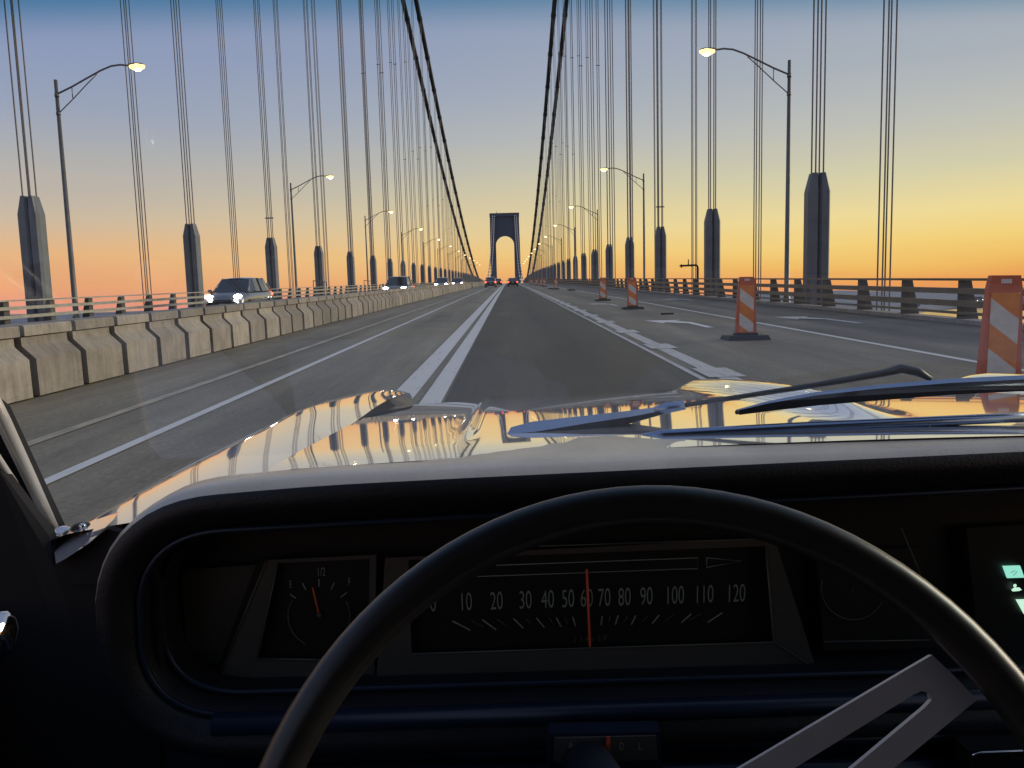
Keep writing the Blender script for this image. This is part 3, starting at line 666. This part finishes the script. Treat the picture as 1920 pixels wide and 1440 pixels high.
# roof, doors, rear shelf, floor: the dark cabin round the camera
cb(MB().box(CX - 1.0, CX + 1.0, -1.7, .44, .285, .33), 'roof', CABIN)
for s in (-1, 1):
    x0, x1 = (CX - 1.13, CX - 1.09) if s < 0 else (CX + 1.09, CX + 1.13)
    dr = cb(MB().box(x0, x1, -1.0, .80, -1.1, -.33), 'door', CABIN)
    cb(MB().box(x0, x1, -1.75, -1.0, -1.1, .29), 'quarter_panel', CABIN)
cb(MB().box(CX - 1.13, CX + 1.13, -1.78, -1.7, -1.1, .29), 'rear_bulkhead', CABIN)
cb(MB().box(CX - 1.1, CX + 1.1, -1.7, 1.0, -1.14, -1.08), 'cabin_floor', CABIN)
cb(MB().box(CX - .95, CX + .95, -.55, -.40, -.75, -.08), 'seat_back', CABIN); cb(MB().box(CX - .95, CX + .95, -.42, .12, -.78, -.62), 'seat_cushion', CABIN)

# left windshield pillar with its two bright mouldings
def pt(px, py, y): return at(px, py, y)
SATIN = mat('satin_moulding', (.72, .70, .66), .38, metal=.35)
pil = cb(MB().prism([pt(-160, 640, .74), pt(-8, 770, .80), pt(104, 1003, .905), pt(88, 1012, .90), pt(-10, 868, .84), pt(-160, 700, .76)], (-.004, .03, 0)), 'windshield_pillar', CABIN)
cb(MB().tube([pt(-70, 640, .745), pt(6, 790, .80), pt(60, 905, .855), pt(104, 1000, .895)], [.0075, .0075, .007, .006], 8), 'moulding', SATIN, pil)
cb(MB().tube([pt(-80, 745, .74), pt(0, 866, .80), pt(50, 942, .84), pt(90, 1000, .88)], [.004] * 4, 8), 'moulding', SATIN, pil)
cc = MB(); cc.grid([[pt(100, 1003, .85), pt(118, 996, .855), pt(170, 978, .85), pt(222, 960, .80)], [pt(102, 1034, .80), pt(118, 1026, .80), pt(165, 1000, .80), pt(217, 968, .782)], [pt(105, 1057, .770), pt(122, 1048, .770), pt(168, 1018, .772), pt(214, 973, .776)]], True); cb(cc, 'cowl_corner', PAINT)
kp = MB(); kp.prism([pt(-300, 862, .80), pt(-12, 866, .80), pt(92, 1004, .80), pt(100, 1058, .79), pt(120, 1092, .79), pt(300, 1092, .79), pt(300, 1700, .79), pt(-300, 1700, .79)], (0, .012, 0))
cb(kp, 'kick_panel', CABIN)
kp = MB(); kp.prism([pt(101, 1058, .785), pt(124, 1047, .785), pt(165, 1020, .785), pt(200, 992, .785), pt(235, 1000, .785), pt(300, 1096, .785), pt(120, 1096, .785)], (0, .010, 0)); cb(kp, 'dash_end_panel', CABIN)
# moulding corner cap and the chrome screw on the cowl corner
k_ = MB(); k_.ball(pt(112, 1006, .88), .016, .02, .012, 10, 6); cb(k_, 'moulding_corner', CHROME, pil)
k_ = MB(); k_.ball(pt(152, 989, .825), .010, .012, .006, 12, 6); cb(k_, 'washer_jet', BLK)
k_ = MB(); k_.ball(pt(155, 987, .815), .004, .004, .004, 8, 5); cb(k_, 'jet_tip', CHROME)
k_ = MB(); k_.ball(pt(2, 1190, .62), .010, .02, .020, 10, 6); cb(k_, 'door_knob', CHROME)
k_ = MB(); k_.tube([pt(78, 1080, .85), pt(92, 1083, .85), pt(102, 1094, .85)], .0022, 6); cb(k_, 'trim_clip', CHROME)

# ---- dashboard: one padded frame swept round the instrument opening
def pd(px, py, y0=.80, k=.08):                           # a point on the slightly angled dash plane
    d = ray(px, py); yy = y0 / (1 - k * d.x / d.y); return d * (yy / d.y)
def bez(a, c, b_, n=10): return [((1 - t_) ** 2 * a[0] + 2 * t_ * (1 - t_) * c[0] + t_ * t_ * b_[0], (1 - t_) ** 2 * a[1] + 2 * t_ * (1 - t_) * c[1] + t_ * t_ * b_[1]) for t_ in [i / n for i in range(n + 1)]]
def lerpn(a, b_, n): return [(a[0] + (b_[0] - a[0]) * i / n, a[1] + (b_[1] - a[1]) * i / n) for i in range(n)]
path = lerpn((2500, 892), (1480, 945), 10) + lerpn((1480, 945), (900, 975), 8) + lerpn((900, 975), (420, 1002), 6) + bez((420, 1002), (276, 1010), (264, 1130)) \
     + lerpn((264, 1130), (268, 1220), 3)[1:] + bez((268, 1220), (285, 1338), (430, 1340)) + lerpn((430, 1340), (2500, 1272), 12)[1:] + [(2500, 1272)]
PP = [pd(*p) for p in path]
def swept(prof, name, m, closed=False, parent=None):
    rows_ = []
    for i, p in enumerate(PP):
        tn = PP[min(i + 1, len(PP) - 1)] - PP[max(i - 1, 0)]; tn.y = 0; tn.normalize(); nn = Vector((tn.z, 0, -tn.x))   # outward
        k2 = .84 + .16 * sm(-.46, -.16, p.x); rows_.append([(p.x + nn.x * o * k2, p.y + dy_, p.z + nn.z * o * k2) for o, dy_ in prof])
    b = MB(); b.grid(rows_, True, closed); return cb(b, name, m, parent)
SHEEN = mat('dash_top_sheen', (.56, .51, .42), .30, noise=(9, .16), bump=(240, .06), ior=1.75)  # same dark vinyl; pale colour stands in for sky sheen on the top
dash = swept([(0, .13), (0, .03), (.003, .012), (.012, 0), (.028, -.012), (.042, -.014), (.049, -.009)], 'dashboard', PAD)
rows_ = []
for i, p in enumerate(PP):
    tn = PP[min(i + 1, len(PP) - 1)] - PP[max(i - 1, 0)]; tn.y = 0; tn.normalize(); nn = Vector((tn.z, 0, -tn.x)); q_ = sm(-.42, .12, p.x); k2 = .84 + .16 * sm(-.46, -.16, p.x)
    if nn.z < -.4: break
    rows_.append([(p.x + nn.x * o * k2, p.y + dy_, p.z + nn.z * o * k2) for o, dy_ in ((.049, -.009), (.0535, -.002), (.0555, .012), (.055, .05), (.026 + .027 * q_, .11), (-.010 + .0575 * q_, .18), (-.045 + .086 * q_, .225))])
_t = MB(); _t.grid(rows_, True); cb(_t, 'dash_top', SHEEN, dash)
def pathtube(prof_o, dy_, r, name, m, lo=0, hi=None):
    pts = []
    for i, p in enumerate(PP):
        tn = PP[min(i + 1, len(PP) - 1)] - PP[max(i - 1, 0)]; tn.y = 0; tn.normalize(); nn = Vector((tn.z, 0, -tn.x))
        pts.append((p.x + nn.x * prof_o, p.y + dy_, p.z + nn.z * prof_o))
    return cb(MB().tube(pts[lo:hi], r, 6), name, m, dash)
pathtube(.003, .004, .0035, 'trim_bead', DASHB)
pathtube(-.006, .035, .004, 'trim_bead', DASHB)
cb(MB().prism([pd(230, 960, .905), pd(2500, 840, .905), pd(2500, 1320, .905), pd(230, 1390, .905)], (0, .01, 0)), 'cluster_back', CLUST, dash)
# lower dash: blue painted ledges
cb(MB().prism([pd(250, 1330, .835), pd(2500, 1262, .835), pd(2500, 1900, .80), pd(150, 1900, .80)], (0, .02, 0)), 'lower_panel', DASHB, dash)
for (a, b_, r, y0) in (((400, 1358), (2500, 1288), .012, .795), ((430, 1412), (2500, 1360), .010, .805), ((520, 1462), (2500, 1420), .012, .80)):
    cb(MB().tube([pd(a[0], a[1], y0), pd((a[0] + b_[0]) / 2, (a[1] + b_[1]) / 2, y0), pd(b_[0], b_[1], y0)], r, 10), 'lower_ledge', DASHB, dash)

# ---- instruments, on the plane of the cluster
Z0 = .893
def cl(px, py, off=0): return pd(px, py, Z0 - off)
def frame_ring(outer, inner, off, depth, m, name, parent):
    n = len(outer); b = MB()
    A = [cl(*p, off) for p in outer]; B = [cl(*p, off) for p in inner]; C = [cl(*p, off - depth) for p in inner]; D = [cl(*p, off - depth) for p in outer]
    b.grid([[p for p in q] for q in (D, A, B, C)], False, True); return cb(b, name, m, parent)
def flat_poly(pts, off, m, name, parent, th=.002): return cb(MB().prism([cl(*p, off) for p in pts], (0, th, 0)), name, m, parent)
def line(pts, w_, off, m, name, parent): return cb(MB().tube([cl(*p, off) for p in pts], w_, 5), name, m, parent)
def text(s, px, py, hpx, off, m, parent, sx=.55, name='numeral'):
    cu = bpy.data.curves.new('t', 'FONT'); cu.body = s; cu.align_x = 'CENTER'; cu.align_y = 'CENTER'; cu.extrude = .004; cu.offset = -.006
    ob = bpy.data.objects.new('t', cu); me = bpy.data.meshes.new_from_object(ob); bpy.data.objects.remove(ob); bpy.data.curves.remove(cu)
    c = cl(px, py, off); hh = hpx / FPX * c.y / .70
    me.transform(Matrix.Diagonal((hh * sx, hh, hh * .15, 1))); me.transform(Matrix.Rotation(math.pi / 2, 4, 'X')); me.transform(Matrix.Rotation(.08, 4, 'Z'))
    me.materials.clear(); me.materials.append(m)
    o = bpy.data.objects.new(name, me); COL.objects.link(o); o.parent = parent; o.location = (c.x, c.y, c.z + EYE); return o
fuel = flat_poly([(482, 1052), (700, 1043), (697, 1292), (400, 1275)], .004, CLUST, 'fuel_gauge', CARROOT)
flat_poly([(340, 1082), (352, 1068), (492, 1058), (408, 1262), (398, 1312), (372, 1300), (356, 1270)], .003, CGREY, 'blank_plate', fuel)
frame_ring([(498, 1050), (706, 1040), (702, 1290), (410, 1270)], [(520, 1056), (693, 1048), (690, 1236), (484, 1234)], .016, .012, CGREY, 'gauge_frame', fuel)
line([(499, 1052), (411, 1268)], .0011, .0175, CBRT, 'frame_edge', fuel); line([(484, 1235), (690, 1238)], .0011, .0175, CBRT, 'frame_edge', fuel); line([(520, 1058), (484, 1234)], .0008, .0175, CBRT, 'frame_edge', fuel); line([(411, 1270), (700, 1292)], .0011, .0175, CBRT, 'frame_edge', fuel)
for a0, a1 in ((150, 245), (-45, 28)):
    line([(598 + 58 * math.cos(math.radians(a)), 1155 - 58 * math.sin(math.radians(a))) for a in [a0 + (a1 - a0) * i / 10 for i in range(11)]], .0008, .007, CBRT, 'dial_ring', fuel)
for a in (145, 118, 90, 64, 38):
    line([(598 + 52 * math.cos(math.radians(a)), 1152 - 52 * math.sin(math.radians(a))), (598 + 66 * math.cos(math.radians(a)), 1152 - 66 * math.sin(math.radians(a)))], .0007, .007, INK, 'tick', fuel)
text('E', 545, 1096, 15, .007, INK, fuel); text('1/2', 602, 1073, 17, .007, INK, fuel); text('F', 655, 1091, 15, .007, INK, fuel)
line([(598, 1153), (586, 1102)], .0008, .009, NEED, 'needle', fuel)
k_ = MB(); k_.ball(cl(598, 1154, .009), .0035, .003, .0035, 10, 6); cb(k_, 'needle_hub', CGREY, fuel)

spd = flat_poly([(764, 1046), (1442, 1018), (1455, 1208), (768, 1230)], .003, CLUST, 'speedometer', CARROOT)
frame_ring([(722, 1046), (1452, 1008), (1532, 1258), (704, 1292)], [(766, 1050), (1436, 1024), (1450, 1203), (772, 1225)], .020, .015, CGREY, 'gauge_frame', spd)
line([(772, 1226), (1450, 1204)], .0011, .0205, CBRT, 'frame_edge', spd); line([(1436, 1026), (1450, 1203), (1531, 1256)], .0012, .0205, CBRT, 'frame_edge', spd); line([(704, 1290), (1532, 1258)], .0012, .0205, CBRT, 'frame_edge', spd); line([(1010, 1024), (1440, 1010)], .0009, .0205, CBRT, 'frame_edge', spd)
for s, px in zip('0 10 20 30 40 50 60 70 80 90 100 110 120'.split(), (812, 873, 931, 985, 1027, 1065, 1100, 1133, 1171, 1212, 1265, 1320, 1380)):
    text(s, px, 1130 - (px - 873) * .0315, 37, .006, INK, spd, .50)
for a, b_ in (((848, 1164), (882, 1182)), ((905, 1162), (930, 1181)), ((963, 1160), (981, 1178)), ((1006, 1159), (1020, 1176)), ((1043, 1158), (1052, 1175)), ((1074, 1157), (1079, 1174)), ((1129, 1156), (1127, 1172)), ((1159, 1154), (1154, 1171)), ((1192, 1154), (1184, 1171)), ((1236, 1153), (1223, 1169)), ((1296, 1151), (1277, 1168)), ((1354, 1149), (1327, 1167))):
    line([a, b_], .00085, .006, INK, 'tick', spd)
for px in (898, 944, 994, 1035, 1063, 1104, 1142, 1172, 1208, 1252, 1300):
    q = (1105 - px) * .07; line([(px - q, 1164 - (px - 873) * .03), (px + q * .6, 1176 - (px - 873) * .03)], .0005, .006, CBRT, 'tick', spd)
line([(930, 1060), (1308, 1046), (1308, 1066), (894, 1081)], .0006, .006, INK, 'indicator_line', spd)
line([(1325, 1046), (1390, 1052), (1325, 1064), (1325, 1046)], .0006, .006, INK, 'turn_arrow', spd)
line([(1100, 1068), (1106, 1212)], .0016, .010, NEED, 'needle', spd)
text('2 3 4 6 8 8', 1106, 1198, 12, .006, CBRT, spd, .9, 'odometer')
clk = flat_poly([(1530, 1035), (1735, 1025), (1745, 1215), (1545, 1222)], .003, CLUST, 'clock_gauge', CARROOT)
line([(1600 + 60 * math.cos(math.radians(a)), 1102 - 60 * math.sin(math.radians(a))) for a in range(165, 345, 12)], .0007, .006, CBRT, 'dial_ring', clk)
text('c', 1600, 1105, 16, .006, CBRT, clk); line([(1545, 1203), (1745, 1200)], .001, .012, CBRT, 'frame_edge', clk); line([(1545, 1252), (1720, 1246)], .001, .014, CBRT, 'frame_edge', clk); line([(1690, 990), (1725, 1075), (1735, 1160)], .0008, .012, CBRT, 'frame_edge', clk)
# lit keys of the unit at the edge
unit = flat_poly([(1812, 990), (2100, 975), (2120, 1250), (1840, 1260)], .01, CLUST, 'heater_control', CARROOT, .01)
flat_poly([(1881, 1062), (1913, 1061), (1921, 1083), (1889, 1084)], .014, TEAL, 'lit_key', unit)
flat_poly([(1906, 1125), (1938, 1124), (1946, 1150), (1921, 1152)], .014, PALE, 'lit_key', unit)
k_ = MB(); k_.ball(cl(1903, 1098, .014), .0022, .001, .0022, 10, 5); k_.prism([cl(*p, .0145) for p in ((1897, 1106), (1903, 1102), (1912, 1102), (1916, 1106), (1911, 1108), (1899, 1109))], (0, .001, 0)); cb(k_, 'lit_symbol', PALE, unit)
line([(1895, 1074), (1902, 1070), (1907, 1072), (1900, 1079)], .0003, .0145, CGREY, 'key_symbol', unit)
# ash tray with a chrome edge low on the dash
ash = cb(MB().prism([pd(1815, 1408, .76), pd(2050, 1398, .76), pd(2050, 1600, .76), pd(1830, 1600, .76)], (0, .03, 0)), 'ash_tray', CLUST)
cb(MB().tube([pd(1822, 1416, .757), pd(1840, 1411, .757), pd(1930, 1407, .757), pd(2040, 1404, .757)], .0018, 6), 'chrome_edge', CHROME, ash)

# ---- steering wheel and column
WC = Vector((.068, .304, -.297)); TILT = .45
U = Vector((1, 0, 0)); V = Vector((0, math.sin(TILT), math.cos(TILT))); NV = U.cross(V)   # NV faces the windshield side or the driver
if NV.y > 0: NV = -NV
wheel = thing_part('steering_wheel', CARROOT, (0, 0, 0))
wr = .0105
cb(MB().tube([WC + (U * math.cos(a) + V * math.sin(a)) * (.208 - wr) for a in [2 * math.pi * k / 96 for k in range(96)]], wr, 14, closed=True), 'rim', RIMM, wheel)
def wp(px, py, off=-.006):                               # pixel ray met with the wheel plane
    d = ray(px, py); P0 = WC + NV * off; return d * (P0.dot(NV) / d.dot(NV))
sp_ = MB(); A = [wp(*p) for p in ((1180, 1565), (1389, 1440), (1737, 1234), (1800, 1296), (1822, 1322), (1677, 1440), (1520, 1565), (1400, 1565), (1490, 1440), (1600, 1440), (1435, 1580))]
out2 = [(1075, 1625), (1389, 1440), (1700, 1256), (1748, 1228), (1790, 1268), (1832, 1312), (1808, 1332), (1677, 1440), (1475, 1610), (1400, 1610), (1599, 1440), (1735, 1326), (1748, 1312), (1745, 1300), (1730, 1295), (1712, 1303), (1490, 1440), (1240, 1610)]
sp_.prism([wp(*p) for p in out2], NV * -.004); cb(sp_, 'spoke', SPOKE, wheel)
out3 = [(2 * 1277 - x + 40, y) for x, y in out2]
hb = MB(); hb.tube([WC - NV * .02, WC + NV * .012], [.055, .045], 24); cb(hb, 'hub', SPOKE, wheel)
col_ = cb(MB().tube([WC - NV * .03, WC - NV * .14, WC - NV * .50], [.026, .026, .03], 16), 'steering_column', DASHB)
ind = cb(MB().prism([pd(1030, 1376, .735), pd(1238, 1372, .735), pd(1244, 1480, .735), pd(1026, 1484, .735)], (0, .02, 0)), 'shift_indicator', DASHB, col_)
cb(MB().prism([pd(1040, 1384, .732), pd(1230, 1380, .732), pd(1234, 1425, .732), pd(1038, 1430, .732)], (0, .002, 0)), 'indicator_window', CGREY, ind)
DIMI = mat('indicator_ink', (.30, .24, .19), .6, emit=(1, .7, .5, .006)); DIMR = mat('indicator_red', (.35, .06, .04), .6, emit=(1, .15, .08, .02))
for s, px, m_ in (('Park', 1078, DIMI), ('R', 1118, DIMI), ('N', 1140, DIMR), ('D', 1166, DIMI), ('L', 1200, DIMI)):
    o2 = text(s, px, 1400, 16, .1625, m_, ind, .6)
cb(MB().prism([pd(1137, 1382, .730), pd(1144, 1382, .730), pd(1145, 1396, .730), pd(1138, 1396, .730)], (0, .001, 0)), 'indicator_pointer', DIMR, ind)

# ---- wipers and glass moulding outside
wl = MB()
T_ = ((958, 801, 1.085), (1000, 790, 1.095), (1100, 779, 1.105), (1180, 770, 1.115), (1238, 762, 1.12)); M_ = ((950, 815, 1.062), (1006, 809, 1.066), (1104, 793, 1.075), (1185, 781, 1.085), (1242, 770, 1.095)); B_ = ((948, 828, 1.062), (1008, 825, 1.066), (1112, 808, 1.075), (1190, 791, 1.085), (1244, 776, 1.095))
wl.grid([[pt(*p) for p in T_], [pt(*p) for p in M_]], True); arm = cb(wl, 'wiper', WSTEEL)
wb_ = MB(); wb_.grid([[pt(*p) for p in M_], [pt(*p) for p in B_], [pt(p[0], p[1] + 1, p[2] + .03) for p in B_]], False); cb(wb_, 'arm_underside', WRUB, arm)
WSOFT = mat('wiper_grey', (.10, .10, .095), .35, metal=.3)
cb(MB().tube([pt(1228, 770, 1.10), pt(1250, 765, 1.095), pt(1284, 759, 1.09)], [.006, .008, .007], 8), 'arm_socket', WSTEEL, arm)
cb(MB().tube([pt(1270, 762, 1.09), pt(1400, 742, 1.07), pt(1530, 722, 1.045), pt(1640, 703, 1.01), pt(1690, 694, .99)], [.0034, .0036, .004, .005, .005], 6), 'blade_arm', WSOFT, arm)
cb(MB().tube([pt(1640, 703, 1.012), pt(1690, 691, .99), pt(1720, 697, .985), pt(1746, 711, .98)], [.004, .0065, .006, .003], 8), 'blade_clip', WSOFT, arm)
wr_ = MB(); up_ = ((1380, 768, .99), (1440, 752, .985), (1530, 735, .98), (1640, 722, .975), (1780, 710, .97), (1990, 700, .97)); mid_ = ((1381, 770, .985), (1442, 756, .978), (1532, 741, .973), (1642, 729, .968), (1782, 718, .963), (1990, 708, .963)); lo_ = ((1386, 778, .988), (1450, 770, .983), (1536, 760, .978), (1646, 751, .973), (1786, 740, .968), (1990, 730, .968))
wr_.grid([[pt(p[0], p[1], p[2] + .012) for p in up_], [pt(*p) for p in up_], [pt(*p) for p in mid_]], False); wr2 = cb(wr_, 'wiper', WSTEEL)
q = MB(); q.grid([[pt(*p) for p in mid_], [pt(*p) for p in lo_], [pt(p[0], p[1], p[2] + .015) for p in lo_]], False); cb(q, 'blade_rubber', WRUB, wr2)
k_ = MB(); k_.ball(pt(1382, 773, .984), .003, .004, .003, 8, 5); cb(k_, 'blade_tip', CGREY, wr2)
ml = cb(MB().tube([pt(1205, 822, .985), pt(1245, 815, .975), pt(1500, 801, .97), pt(1750, 790, .97), pt(2100, 774, .97)], .0066, 10), 'glass_moulding', WSTEEL)
cb(MB().tube([pt(1738, 796, .969), pt(1748, 791, .969)], .0045, 6), 'moulding_joint', SATIN, ml)
